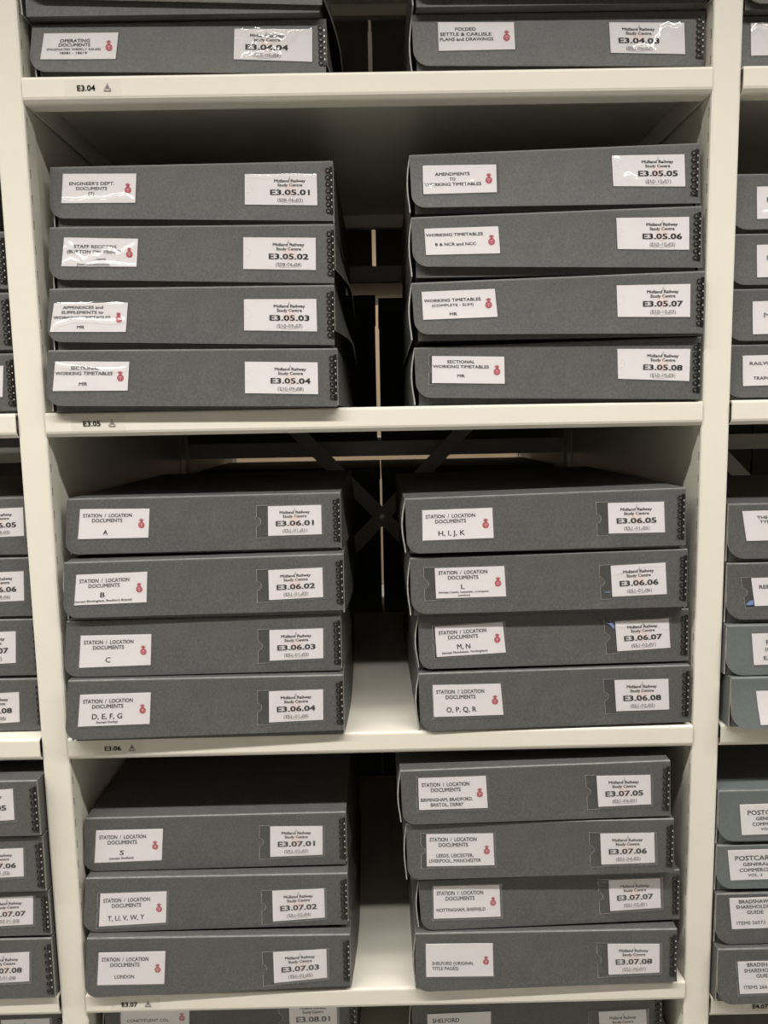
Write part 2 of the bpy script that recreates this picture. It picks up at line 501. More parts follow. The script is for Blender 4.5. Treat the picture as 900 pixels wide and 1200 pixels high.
# the rack that backs onto this one: shelves and dark cartons with a narrow gap of light between
FAR = ((0.755, 'just under the top of the frame'), (0.342, 'behind shelf E3.05'), (-0.067, 'behind the cross brace'), (-0.55, 'behind the third shelf boxes'), (-0.97, 'behind the fourth shelf boxes'))
for bx, bay in ((0, 'middle'), (-PITCH, 'left'), (PITCH, 'right')):
    for z, where in FAR:
        root = empty('rear_rack_shelf', (bx, 0.80, z))
        tag(root, 'dark shelf of the rack behind the %s bay, %s' % (bay, where), 'shelf', 'shelves of the rack behind')
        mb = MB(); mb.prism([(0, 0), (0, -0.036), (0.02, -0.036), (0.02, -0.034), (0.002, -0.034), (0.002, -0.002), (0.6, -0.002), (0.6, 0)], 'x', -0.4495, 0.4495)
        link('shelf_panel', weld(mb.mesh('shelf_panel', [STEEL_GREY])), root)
for x, lab in ((-0.47, 'dark upright of the rack behind, between its left and middle bays'), (0.47, 'dark upright of the rack behind, between its middle and right bays'),
               (-0.47 - PITCH, 'dark upright at the far left of the rack behind'), (0.47 + PITCH, 'dark upright at the far right of the rack behind')):
    root = empty('rear_rack_upright', (x, 0.79, -1.42))
    tag(root, lab, 'shelving upright', 'uprights of the rack behind')
    a = MB(); a.box(-0.0195, 0.0195, 0.0, 0.036, 0, 2.6); link('post', a.mesh('post', [STEEL_GREY]), root)
    a = MB(); a.box(-0.0195, 0.0195, 0.604, 0.64, 0, 2.6); link('post', a.mesh('post', [STEEL_GREY]), root)
    a = MB(); a.box(-0.017, 0.017, 0.0365, 0.6035, 0, 2.6); link('side_panel', a.mesh('side_panel', [STEEL_GREY]), root)


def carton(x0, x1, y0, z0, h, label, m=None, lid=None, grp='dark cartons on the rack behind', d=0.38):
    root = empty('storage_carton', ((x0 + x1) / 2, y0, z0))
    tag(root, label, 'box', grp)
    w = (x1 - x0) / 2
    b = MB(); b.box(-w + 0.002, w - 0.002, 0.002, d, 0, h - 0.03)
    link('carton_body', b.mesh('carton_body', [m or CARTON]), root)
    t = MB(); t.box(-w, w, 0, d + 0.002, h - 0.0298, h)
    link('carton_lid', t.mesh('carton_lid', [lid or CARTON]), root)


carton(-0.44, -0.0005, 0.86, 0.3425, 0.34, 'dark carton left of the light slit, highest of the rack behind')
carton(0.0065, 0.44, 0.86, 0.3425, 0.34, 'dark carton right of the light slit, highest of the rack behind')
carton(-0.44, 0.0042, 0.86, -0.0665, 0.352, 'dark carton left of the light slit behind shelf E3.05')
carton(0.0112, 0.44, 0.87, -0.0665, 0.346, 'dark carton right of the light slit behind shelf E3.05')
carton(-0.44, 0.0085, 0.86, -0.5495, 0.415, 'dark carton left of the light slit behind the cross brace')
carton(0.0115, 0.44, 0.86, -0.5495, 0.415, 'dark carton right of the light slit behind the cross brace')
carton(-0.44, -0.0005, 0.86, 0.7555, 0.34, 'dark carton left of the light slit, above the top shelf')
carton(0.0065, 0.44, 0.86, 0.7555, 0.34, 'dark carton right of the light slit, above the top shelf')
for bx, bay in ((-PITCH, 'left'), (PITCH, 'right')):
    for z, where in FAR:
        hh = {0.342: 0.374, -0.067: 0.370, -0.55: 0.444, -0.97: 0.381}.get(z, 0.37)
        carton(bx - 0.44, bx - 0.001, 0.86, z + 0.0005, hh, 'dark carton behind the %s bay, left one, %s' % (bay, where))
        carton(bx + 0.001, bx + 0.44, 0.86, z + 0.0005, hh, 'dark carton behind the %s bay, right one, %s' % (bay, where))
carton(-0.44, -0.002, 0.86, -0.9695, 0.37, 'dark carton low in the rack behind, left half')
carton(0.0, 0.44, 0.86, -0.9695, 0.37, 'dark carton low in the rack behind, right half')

# ------------------------------------------------------------------ archive boxes
BOXES = {
 '2.05.06': (-0.6855, 0.0120, 0.1634, 0.0000, [[-0.194, 0.0796], [0.194, 0.0796], [0.194, 0.004], [-0.194, 0.004]], None, None),
 '2.05.07': (-0.6855, 0.0120, 0.0824, 0.0000, [[-0.194, 0.0806], [0.194, 0.0806], [0.194, 0.004], [-0.194, 0.004]], None, None),
 '2.05.08': (-0.6855, 0.0120, 0.0000, 0.0000, [[-0.194, 0.082], [0.194, 0.082], [0.194, 0.004], [-0.194, 0.004]], None, [[0.0815, 0.063], [0.1795, 0.065], [0.1755, 0.023], [0.0775, 0.021]]),
 '2.06.05': (-0.6865, 0.0400, -0.2046, 0.0000, [[-0.194, 0.0866], [0.194, 0.0866], [0.194, 0.004], [-0.194, 0.004]], None, [[0.106, 0.0696], [0.1795, 0.0716], [0.1785, 0.0306], [0.105, 0.0286]]),
 '2.06.06': (-0.6865, 0.0360, -0.2946, 0.0000, [[-0.194, 0.0896], [0.194, 0.0896], [0.194, 0.004], [-0.194, 0.004]], None, [[0.102, 0.0676], [0.1755, 0.0696], [0.1735, 0.0266], [0.1, 0.0246]]),
 '2.06.07': (-0.6865, 0.0340, -0.3826, 0.0000, [[-0.194, 0.0876], [0.194, 0.0876], [0.194, 0.004], [-0.194, 0.004]], None, [[0.085, 0.0676], [0.1585, 0.0696], [0.1555, 0.0226], [0.082, 0.0206]]),
 '2.06.08': (-0.6865, 0.0300, -0.4634, 0.0000, [[-0.194, 0.0804], [0.194, 0.0804], [0.194, 0.002], [-0.194, 0.004]], None, [[0.085, 0.0574], [0.1585, 0.0604], [0.1565, 0.0154], [0.083, 0.0124]]),
 '2.07.05': (-0.6780, -0.0140, -0.6046, 0.0000, [[-0.194, 0.0866], [0.194, 0.0866], [0.194, 0.004], [-0.194, 0.004]], None, [[0.0865, 0.0716], [0.16, 0.0746], [0.159, 0.0286], [0.0855, 0.0256]]),
 '2.07.06': (-0.6800, -0.0100, -0.6926, 0.0000, [[-0.194, 0.0876], [0.194, 0.0876], [0.194, 0.004], [-0.194, 0.004]], None, [[0.0925, 0.0686], [0.166, 0.0706], [0.164, 0.0276], [0.0905, 0.0256]]),
 '2.07.07': (-0.6810, -0.0040, -0.7656, 0.0000, [[-0.194, 0.0726], [0.194, 0.0726], [0.194, 0.004], [-0.194, 0.004]], None, [[0.0985, 0.0636], [0.172, 0.0656], [0.169, 0.0216], [0.0955, 0.0196]]),
 '2.07.08': (-0.6790, -0.0060, -0.8640, 0.0000, [[-0.194, 0.098], [0.194, 0.098], [0.194, 0.004], [-0.194, 0.004]], None, [[0.0875, 0.075], [0.161, 0.077], [0.158, 0.031], [0.0845, 0.029]]),
 '2.08.05': (-0.6865, 0.0200, -0.9912, 0.0000, [[-0.194, 0.0862], [0.194, 0.0862], [0.194, 0.004], [-0.194, 0.004]], None, [[0.0975, 0.0742], [0.1715, 0.0752], [0.1695, 0.0252], [0.0955, 0.0242]]),
 '3.04.03': (-0.2516, 0.0040, 0.5094, 0.0000, [[-0.194, 0.082], [0.194, 0.082], [0.194, 0.0065], [-0.194, 0.0195]], None, None),
 '3.04.04': (-0.2496, 0.0210, 0.4331, 0.0063, [[-0.1892, 0.0726], [0.1952, 0.0759], [0.1936, 0.0069], [-0.1997, 0.0133]], [[-0.1743, 0.0604], [-0.0773, 0.0604], [-0.0826, 0.0272], [-0.1811, 0.0278]], [[0.075, 0.0634], [0.1771, 0.0617], [0.1759, 0.0209], [0.0724, 0.0253]]),
 '3.04.07': (0.2540, 0.0040, 0.5138, 0.0000, [[-0.194, 0.082], [0.194, 0.082], [0.194, 0.004], [-0.194, 0.009]], None, None),
 '3.04.08': (0.2540, 0.0240, 0.4331, 0.0026, [[-0.195, 0.08], [0.193, 0.0803], [0.1952, 0.0095], [-0.1931, 0.0147]], [[-0.1608, 0.0685], [-0.0603, 0.0672], [-0.0586, 0.0332], [-0.16, 0.0324]], [[0.0659, 0.0655], [0.1657, 0.0637], [0.1679, 0.0243], [0.0687, 0.0272]]),
 '3.05.01': (-0.2454, 0.0396, 0.2507, -0.0060, [[-0.1911, 0.083], [0.1946, 0.0845], [0.1931, 0.0044], [-0.1965, 0.0142]], [[-0.1738, 0.0727], [-0.0737, 0.0713], [-0.077, 0.0329], [-0.1781, 0.0339]], [[0.0741, 0.0678], [0.1724, 0.0666], [0.1722, 0.0252], [0.0728, 0.0278]]),
 '3.05.02': (-0.2452, 0.0239, 0.1673, 0.0007, [[-0.191, 0.083], [0.195, 0.0812], [0.1929, 0.0019], [-0.1968, 0.013]], [[-0.1715, 0.0683], [-0.0716, 0.065], [-0.0752, 0.0281], [-0.1772, 0.0302]], [[0.0712, 0.0646], [0.1695, 0.0624], [0.1685, 0.0197], [0.0695, 0.0227]]),
 '3.05.03': (-0.2464, 0.0096, 0.0833, -0.0027, [[-0.1894, 0.0836], [0.1947, 0.0818], [0.1932, 0.0014], [-0.1986, 0.0122]], [[-0.1843, 0.0635], [-0.0846, 0.0625], [-0.0893, 0.0236], [-0.1918, 0.0254]], [[0.0723, 0.0642], [0.1702, 0.063], [0.1701, 0.0198], [0.0712, 0.0229]]),
 '3.05.04': (-0.2438, -0.0133, 0.0004, 0.0000, [[-0.1899, 0.0825], [0.1949, 0.0785], [0.1934, 0.0008], [-0.1984, 0.0083]], [[-0.1812, 0.0671], [-0.0826, 0.0649], [-0.0867, 0.0269], [-0.1864, 0.0281]], [[0.0714, 0.0622], [0.1687, 0.0596], [0.1683, 0.0175], [0.0703, 0.0206]]),
 '3.05.05': (0.2483, 0.0162, 0.2587, -0.0093, [[-0.1952, 0.0757], [0.1926, 0.0839], [0.1958, 0.0051], [-0.1925, 0.0057]], [[-0.1778, 0.0607], [-0.0793, 0.0602], [-0.0786, 0.024], [-0.1774, 0.023]], [[0.0753, 0.0688], [0.1725, 0.0686], [0.1746, 0.027], [0.0779, 0.0291]]),
 '3.05.06': (0.2485, 0.0037, 0.1722, -0.0091, [[-0.1948, 0.0785], [0.1928, 0.0861], [0.1959, 0.0051], [-0.1932, 0.0132]], [[-0.1774, 0.0624], [-0.0787, 0.0638], [-0.0764, 0.0284], [-0.1757, 0.028]], [[0.0789, 0.0716], [0.1761, 0.0712], [0.177, 0.0286], [0.081, 0.0311]]),
 '3.05.07': (0.2484, -0.0082, 0.0872, -0.0093, [[-0.1964, 0.0761], [0.1945, 0.0846], [0.1951, 0.0024], [-0.1918, 0.0076]], [[-0.1827, 0.0634], [-0.0852, 0.0656], [-0.0816, 0.0288], [-0.1812, 0.0266]], [[0.0772, 0.067], [0.1756, 0.0671], [0.1759, 0.024], [0.079, 0.0258]]),
 '3.05.08': (0.2504, 0.0009, 0.0004, -0.0052, [[-0.195, 0.0787], [0.1944, 0.0864], [0.1956, 0.0016], [-0.1932, 0.0108]], [[-0.1712, 0.0665], [-0.0731, 0.0639], [-0.0727, 0.0275], [-0.1716, 0.0302]], [[0.0806, 0.0714], [0.1799, 0.0696], [0.1791, 0.0266], [0.0819, 0.0314]]),
 '3.06.01': (-0.2456, 0.0216, -0.2012, 0.0013, [[-0.1906, 0.0814], [0.1942, 0.0834], [0.1937, 0.0045], [-0.1974, 0.002]], [[-0.1725, 0.0662], [-0.075, 0.065], [-0.0785, 0.0241], [-0.1776, 0.0238]], [[0.0919, 0.065], [0.1672, 0.0656], [0.1669, 0.0239], [0.091, 0.023]]),
 '3.06.02': (-0.2432, -0.0048, -0.2888, 0.0090, [[-0.1914, 0.083], [0.1952, 0.0872], [0.1932, 0.007], [-0.1971, 0.0045]], [[-0.1752, 0.0651], [-0.0773, 0.0673], [-0.0802, 0.0247], [-0.1803, 0.0225]], [[0.0906, 0.0659], [0.1659, 0.068], [0.1659, 0.0262], [0.0903, 0.0237]]),
 '3.06.03': (-0.2488, 0.0007, -0.3717, 0.0083, [[-0.1903, 0.0813], [0.1948, 0.0825], [0.1935, 0.0011], [-0.1983, 0.0008]], [[-0.1713, 0.0598], [-0.0724, 0.0597], [-0.0754, 0.0157], [-0.1758, 0.0141]], [[0.0938, 0.0616], [0.1697, 0.0625], [0.1687, 0.0194], [0.0928, 0.0176]]),
 '3.06.04': (-0.2473, -0.0125, -0.4630, 0.0114, [[-0.1898, 0.0909], [0.1954, 0.0897], [0.1934, 0.0085], [-0.1993, 0.0052]], [[-0.1738, 0.0699], [-0.0752, 0.0707], [-0.0788, 0.0256], [-0.1791, 0.0243]], [[0.0904, 0.0681], [0.1667, 0.0689], [0.1657, 0.0248], [0.0892, 0.023]]),
 '3.06.05': (0.2342, -0.0058, -0.2036, 0.0012, [[-0.195, 0.0778], [0.193, 0.0856], [0.1952, 0.0048], [-0.1931, 0.0008]], [[-0.1714, 0.0607], [-0.0746, 0.0624], [-0.073, 0.0206], [-0.1715, 0.0188]], [[0.0852, 0.0658], [0.1631, 0.0663], [0.1653, 0.0235], [0.0871, 0.0234]]),
 '3.06.06': (0.2395, -0.0044, -0.2933, 0.0015, [[-0.1943, 0.084], [0.1935, 0.0893], [0.1947, 0.0067], [-0.194, 0.0043]], [[-0.1602, 0.0686], [-0.0631, 0.0698], [-0.0607, 0.027], [-0.1588, 0.026]], [[0.0858, 0.0671], [0.1624, 0.0701], [0.1653, 0.0254], [0.0886, 0.0232]]),
 '3.06.07': (0.2504, 0.0097, -0.3735, 0.0111, [[-0.1944, 0.0792], [0.1929, 0.0798], [0.1951, 0.0031], [-0.1935, 0.0008]], [[-0.171, 0.062], [-0.0741, 0.066], [-0.0699, 0.0221], [-0.1688, 0.0181]], [[0.0871, 0.0633], [0.1642, 0.0662], [0.1674, 0.0231], [0.0908, 0.0197]]),
 '3.06.08': (0.2499, 0.0013, -0.4630, 0.0083, [[-0.1951, 0.0857], [0.1938, 0.0891], [0.1945, 0.0046], [-0.1931, 0.001]], [[-0.175, 0.0682], [-0.078, 0.068], [-0.0741, 0.0224], [-0.1738, 0.0217]], [[0.0855, 0.0692], [0.163, 0.0692], [0.1651, 0.024], [0.0886, 0.0233]]),
 '3.07.01': (-0.2512, 0.0293, -0.6824, 0.0036, [[-0.192, 0.0831], [0.1958, 0.0838], [0.1938, 0.0009], [-0.2, 0.0008]], [[-0.177, 0.0636], [-0.0778, 0.0637], [-0.0816, 0.0154], [-0.1818, 0.0139]], [[0.0824, 0.0633], [0.1605, 0.062], [0.1595, 0.0171], [0.081, 0.0159]]),
 '3.07.02': (-0.2500, 0.0107, -0.7674, 0.0060, [[-0.1908, 0.0846], [0.1956, 0.082], [0.1942, 0.0008], [-0.2004, 0.0008]], [[-0.1706, 0.0597], [-0.0729, 0.0608], [-0.076, 0.0127], [-0.1751, 0.0097]], [[0.0835, 0.0571], [0.1605, 0.0586], [0.1605, 0.0132], [0.0831, 0.0093]]),
 '3.07.03': (-0.2482, -0.0042, -0.8636, 0.0097, [[-0.1912, 0.0958], [0.1959, 0.0902], [0.1939, 0.008], [-0.1992, 0.0035]], [[-0.1744, 0.0731], [-0.0768, 0.0722], [-0.0807, 0.0215], [-0.179, 0.0231]], [[0.0818, 0.0655], [0.1607, 0.068], [0.1607, 0.0229], [0.0819, 0.0171]]),
 '3.07.05': (0.2224, -0.0067, -0.5997, 0.0056, [[-0.1959, 0.0815], [0.1936, 0.0874], [0.1958, 0.0032], [-0.1935, 0.0008]], [[-0.1705, 0.0695], [-0.0731, 0.0706], [-0.0705, 0.0229], [-0.1697, 0.0224]], [[0.0868, 0.0665], [0.1649, 0.0661], [0.1667, 0.0219], [0.09, 0.0201]]),
 '3.07.06': (0.2291, -0.0068, -0.6898, -0.0060, [[-0.1956, 0.0891], [0.1937, 0.0897], [0.1959, 0.0073], [-0.194, 0.0044]], [[-0.1664, 0.0731], [-0.0694, 0.0725], [-0.0676, 0.0243], [-0.1662, 0.0246]], [[0.0865, 0.069], [0.1649, 0.0688], [0.1668, 0.0231], [0.0887, 0.0218]]),
 '3.07.07': (0.2467, 0.0057, -0.7713, 0.0198, [[-0.1963, 0.0777], [0.1936, 0.0811], [0.1951, 0.0026], [-0.1923, 0.0008]], [[-0.1741, 0.068], [-0.0762, 0.0671], [-0.0747, 0.0179], [-0.174, 0.0184]], [[0.0869, 0.0682], [0.164, 0.0686], [0.166, 0.0222], [0.0898, 0.02]]),
 '3.07.08': (0.2388, -0.0062, -0.8636, 0.0008, [[-0.194, 0.0919], [0.194, 0.0896], [0.1953, 0.0054], [-0.1953, 0.0008]], [[-0.1789, 0.0754], [-0.08, 0.074], [-0.0791, 0.0226], [-0.1788, 0.0242]], [[0.0906, 0.0686], [0.1679, 0.0667], [0.1686, 0.0213], [0.0927, 0.02]]),
 '3.08.01': (-0.2410, 0.0300, -0.9912, 0.0000, [[-0.194, 0.0862], [0.194, 0.0862], [0.194, 0.004], [-0.194, 0.004]], [[-0.168, 0.0800], [-0.063, 0.0800], [-0.066, 0.0281], [-0.171, 0.0281]], [[0.0905, 0.0852], [0.164, 0.0862], [0.164, 0.0353], [0.0905, 0.0343]]),
 '3.08.05': (0.2330, 0.0300, -0.9912, 0.0000, [[-0.194, 0.0862], [0.194, 0.0862], [0.194, 0.004], [-0.194, 0.004]], [[-0.17, 0.0592], [-0.072, 0.0612], [-0.072, 0.0062], [-0.17, 0.0042]], [[0.0955, 0.0562], [0.169, 0.0582], [0.172, 0.0072], [0.0985, 0.0052]]),
 '4.04.03': (0.6865, 0.0120, 0.5084, 0.0000, [[-0.194, 0.0883], [0.194, 0.0883], [0.194, 0.004], [-0.194, 0.004]], None, None),
 '4.04.04': (0.6865, 0.0300, 0.4327, 0.0000, [[-0.194, 0.0753], [0.194, 0.0753], [0.194, 0.004], [-0.194, 0.004]], [[-0.1755, 0.0653], [-0.078, 0.0663], [-0.077, 0.0243], [-0.1745, 0.0233]], None),
 '4.05.01': (0.6865, 0.0320, 0.2284, 0.0000, [[-0.194, 0.0786], [0.194, 0.0786], [0.194, 0.004], [-0.194, 0.004]], [[-0.1585, 0.0606], [-0.061, 0.0616], [-0.06, 0.0186], [-0.1575, 0.0176]], None),
 '4.05.02': (0.6865, 0.0320, 0.1544, 0.0000, [[-0.194, 0.0736], [0.194, 0.0736], [0.194, 0.004], [-0.194, 0.004]], [[-0.1555, 0.0576], [-0.058, 0.0586], [-0.057, 0.0146], [-0.1545, 0.0136]], None),
 '4.05.03': (0.6865, 0.0320, 0.0784, 0.0000, [[-0.194, 0.0756], [0.194, 0.0756], [0.194, 0.004], [-0.194, 0.004]], [[-0.1585, 0.0576], [-0.061, 0.0586], [-0.06, 0.0136], [-0.1575, 0.0126]], None),
 '4.05.04': (0.6865, 0.0320, 0.0000, 0.0000, [[-0.194, 0.078], [0.194, 0.078], [0.194, 0.004], [-0.194, 0.004]], [[-0.1695, 0.062], [-0.072, 0.063], [-0.071, 0.021], [-0.1685, 0.02]], None),
 '4.06.01': (0.6840, 0.0040, -0.2266, 0.0000, [[-0.194, 0.0836], [0.194, 0.0836], [0.194, 0.004], [-0.194, 0.0056]], [[-0.175, 0.0726], [-0.0775, 0.0736], [-0.0705, 0.0316], [-0.168, 0.0306]], None),
 '4.06.02': (0.6830, 0.0020, -0.3146, 0.0000, [[-0.194, 0.0876], [0.194, 0.0876], [0.194, 0.004], [-0.194, 0.0066]], [[-0.16, 0.0656], [-0.0625, 0.0666], [-0.0565, 0.0266], [-0.154, 0.0256]], None),
 '4.06.03': (0.6820, -0.0040, -0.3886, 0.0000, [[-0.194, 0.0736], [0.194, 0.0736], [0.194, 0.004], [-0.194, 0.0008]], [[-0.159, 0.0606], [-0.0615, 0.0616], [-0.0575, 0.0166], [-0.155, 0.0156]], None),
 '4.06.04': (0.6910, -0.0120, -0.4634, 0.0000, [[-0.194, 0.0744], [0.194, 0.0744], [0.194, 0.004], [-0.194, 0.0008]], [[-0.159, 0.0544], [-0.0615, 0.0554], [-0.0565, 0.0084], [-0.154, 0.0074]], None),
 '4.07.01': (0.6830, 0.0040, -0.6496, 0.0000, [[-0.194, 0.0846], [0.194, 0.0846], [0.194, 0.004], [-0.194, 0.0076]], [[-0.163, 0.0626], [-0.0655, 0.0636], [-0.0615, 0.0176], [-0.159, 0.0166]], None),
 '4.07.02': (0.6840, 0.0040, -0.7236, 0.0000, [[-0.194, 0.0736], [0.194, 0.0736], [0.194, 0.004], [-0.194, 0.0066]], [[-0.178, 0.0656], [-0.0805, 0.0666], [-0.0755, 0.0206], [-0.173, 0.0196]], None),
 '4.07.03': (0.6830, 0.0000, -0.8036, 0.0000, [[-0.194, 0.0796], [0.194, 0.0796], [0.194, 0.004], [-0.194, 0.0008]], [[-0.175, 0.0726], [-0.0775, 0.0736], [-0.0725, 0.0256], [-0.17, 0.0246]], None),
 '4.07.04': (0.6800, -0.0120, -0.8915, 0.0000, [[-0.194, 0.0875], [0.194, 0.0875], [0.194, 0.004], [-0.194, 0.0008]], [[-0.165, 0.0675], [-0.0675, 0.0685], [-0.0635, 0.0185], [-0.161, 0.0175]], None),
}

HEAD = [('STATION  /  LOCATION', .40, .215, .70, .125, .020), ('DOCUMENTS', .40, .385, .435, .125, .020)]
B_ = .022
TITLES = {
 '3.04.04': [('OPERATING', .43, .29, .40, .13, .020), ('DOCUMENTS', .43, .45, .42, .13, .020), ('(PAGINATED WEEKLY ISSUES)', .43, .62, .72, .085, .015), ('18581 - 18619', .43, .76, .36, .095, .020)],
 '3.04.08': [('FOLDED', .36, .24, .27, .12, .020), ('SETTLE & CARLISLE', .36, .42, .67, .12, .020), ('PLANS and DRAWINGS', .37, .60, .70, .12, .020)],
 '3.05.01': [("ENGINEER'S DEPT.", .40, .33, .61, .115, .015), ('DOCUMENTS', .40, .50, .42, .115, .015), ('(2)', .40, .67, .08, .115, .015)],
 '3.05.02': [('STAFF RECORDS', .43, .30, .57, .12, .015), ('(BURTON ON TRENT)', .42, .48, .72, .12, .015), ('1908', .52, .76, .12, .10, .015), ('(not consecutive)', .42, .92, .43, .10, .015)],
 '3.05.03': [('APPENDICES and', .40, .15, .54, .11, .020), ('SUPPLEMENTS to', .40, .32, .56, .11, .020), ('WORKING TIMETABLES', .40, .50, .76, .11, .020), ('MR', .40, .83, .10, .11, .020)],
 '3.05.04': [('SECTIONAL', .41, .22, .38, .12, .020), ('WORKING TIMETABLES', .40, .40, .77, .12, .020), ('MR', .40, .76, .11, .12, .020)],
 '3.05.05': [('AMENDMENTS', .40, .31, .47, .115, .020), ('TO', .40, .49, .08, .115, .020), ('WORKING TIMETABLES', .405, .67, .77, .115, .020)],
 '3.05.06': [('WORKING TIMETABLES', .40, .25, .77, .115, .020), ('B & NCR and NCC', .41, .61, .55, .115, .020)],
 '3.05.07': [('WORKING TIMETABLES', .41, .33, .77, .115, .020), ('(COMPLETE - SLIM)', .41, .51, .56, .095, .015), ('MR', .41, .83, .10, .11, .020)],
 '3.05.08': [('SECTIONAL', .40, .20, .38, .115, .020), ('WORKING TIMETABLES', .40, .38, .77, .115, .020), ('MR', .40, .72, .10, .115, .020)],
 '3.06.01': HEAD + [('A', .385, .785, .065, .17, .015)],
 '3.06.02': HEAD + [('B', .385, .69, .062, .17, .015), ('(except Birmingham, Bradford, Bristol)', .40, .88, .79, .075, .015)],
 '3.06.03': HEAD + [('C', .40, .78, .068, .17, .015)],
 '3.06.04': HEAD + [('D, E, F, G', .40, .70, .42, .17, .015), ('(except Derby)', .40, .88, .30, .075, .015)],
 '3.06.05': HEAD + [('H, I, J, K', .41, .775, .37, .17, .015)],
 '3.06.06': [(a, b, c - .06, d, e, g) for a, b, c, d, e, g in HEAD] + [('L', .39, .63, .05, .16, .015), ('(except Leeds, Leicester, Liverpool,', .40, .80, .72, .07, .015), ('London)', .40, .91, .17, .07, .015)],
 '3.06.07': HEAD + [('M, N', .40, .70, .19, .17, .015), ('(except Manchester, Nottingham)', .41, .88, .66, .075, .015)],
 '3.06.08': HEAD + [('O, P, Q, R', .40, .78, .43, .17, .015)],
 '3.07.01': HEAD + [('S', .40, .71, .06, .15, .015), ('(except Sheffield)', .40, .88, .36, .075, .015)],
 '3.07.02': HEAD + [('T, U, V, W, Y', .40, .77, .55, .16, .015)],
 '3.07.03': HEAD + [('LONDON', .40, .75, .29, .115, .015)],
 '3.07.05': HEAD + [('BIRMINGHAM, BRADFORD,', .41, .69, .76, .11, .015), ('BRISTOL, DERBY', .41, .85, .48, .11, .015)],
 '3.07.06': [(a, b, c - .05, d, e, g) for a, b, c, d, e, g in HEAD] + [('LEEDS, LEICESTER,', .42, .67, .55, .11, .015), ('LIVERPOOL, MANCHESTER', .42, .83, .77, .11, .015)],
 '3.07.07': HEAD + [('NOTTINGHAM, SHEFFIELD', .41, .74, .73, .11, .015)],
 '3.07.08': [('SHELFORD (ORIGINAL', .09, .59, .62, .105, .016, 1), ('TITLE PAGES)', .09, .745, .39, .105, .016, 1)],
 '3.08.01': [('CONSTITUENT COs.', .40, .38, .62, .095, .020)],
 '3.08.05': [('SHELFORD', .08, .20, .42, .13, .03, 1)],
 '4.04.04': [('TIMETABLES', .80, .40, .60, .15, .020), ('SPECIAL', .76, .64, .60, .15, .020)],
 '4.05.01': [('Midland', .14, .40, .42, .16, .0, 1)],
 '4.05.02': [('Midland', .14, .40, .42, .16, .0, 1)],
 '4.05.03': [('Midland', .16, .42, .42, .16, .0, 1)],
 '4.05.04': [('RAILWAY LINES', .10, .26, .68, .11, .016, 1), ('TRAIN CONTROL', .15, .75, .62, .11, .016, 1)],
 '4.06.01': [('THE GELDARD', .20, .22, .55, .10, .016, 1), ('TYPES CARDS', .23, .37, .50, .10, .016, 1), ('VOL. 1', .34, .53, .20, .10, .016, 1), ('ITEM', .34, .78, .17, .10, .016, 1)],
 '4.06.02': [('REFERENCE', .10, .32, .50, .14, .016, 1), ('(OFFICE)', .32, .60, .3, .12, .016, 1)],
 '4.06.03': [('POSTCARDS', .20, .28, .58, .16, .016, 1), ('(OFFICIAL)', .18, .50, .40, .11, .016, 1), ('EARLY', .15, .78, .30, .13, .016, 1)],
 '4.06.04': [('POSTCARDS', .20, .27, .58, .15, .016, 1), ('(OFFICIAL)', .18, .50, .40, .11, .016, 1), ('CARDS', .17, .78, .30, .12, .016, 1)],
 '4.07.01': [('POSTCARDS', .11, .27, .62, .16, .016, 1), ('GENERAL', .23, .47, .36, .11, .016, 1), ('COMMERCIAL', .17, .65, .48, .12, .016, 1), ('VOL. 1', .29, .82, .20, .09, .016, 1)],
 '4.07.02': [('POSTCARDS', .10, .27, .66, .16, .016, 1), ('GENERAL', .21, .48, .40, .11, .016, 1), ('COMMERCIAL', .15, .67, .54, .12, .016, 1), ('VOL. 2', .27, .84, .22, .09, .016, 1)],
 '4.07.03': [("BRADSHAW'S", .14, .12, .50, .12, .018, 1), ("SHAREHOLDER'S", .09, .29, .62, .12, .018, 1), ('GUIDE', .25, .47, .25, .12, .018, 1), ('ITEMS 26573 - 26616', .08, .81, .72, .11, .012, 1)],
 '4.07.04': [("BRADSHAW'S", .14, .10, .50, .12, .018, 1), ("SHAREHOLDER'S", .09, .28, .62, .12, .018, 1), ('GUIDE', .27, .45, .25, .12, .018, 1), ('ITEMS 26617 - 26650', .07, .80, .72, .11, .012, 1)],
}
SUBCODE = {'3.04.04': '(S05-06-04)', '3.04.08': '(S05-06-02)', '3.05.01': '(S09-06-03)', '3.05.02': '(S09-06-04)', '3.05.03': '(S10-09-07)', '3.05.04': '(S10-09-08)',
 '3.05.05': '(S10-10-01)', '3.05.06': '(S10-10-02)', '3.05.07': '(S10-10-03)', '3.05.08': '(S10-10-05)', '3.06.01': '(S51-01-01)', '3.06.02': '(S51-01-02)',
 '3.06.03': '(S51-01-03)', '3.06.04': '(S51-01-04)', '3.06.05': '(S51-01-05)', '3.06.06': '(S51-01-06)', '3.06.07': '(S51-02-01)', '3.06.08': '(S51-02-02)',
 '3.07.01': '(S51-02-03)', '3.07.02': '(S51-02-04)', '3.07.03': '(S51-02-05)', '3.07.05': '(S51-04-01)', '3.07.06': '(S51-04-02)', '3.07.07': '(S51-05-01)',
 '3.07.08': '(S51-06-01)', '3.08.01': '(S51-06-04)', '3.08.05': '(S51-07-01)', '2.06.05': '(S07-08-05)', '2.06.06': '(S07-08-06)', '2.06.07': '(S07-08-07)', '2.06.08': '(S07-08-08)',
 '2.07.05': '(S07-01-01)', '2.07.06': '(S07-01-02)', '2.07.07': '(S07-01-03)', '2.07.08': '(S07-01-04)', '2.08.05': '(S07-02-01)'}
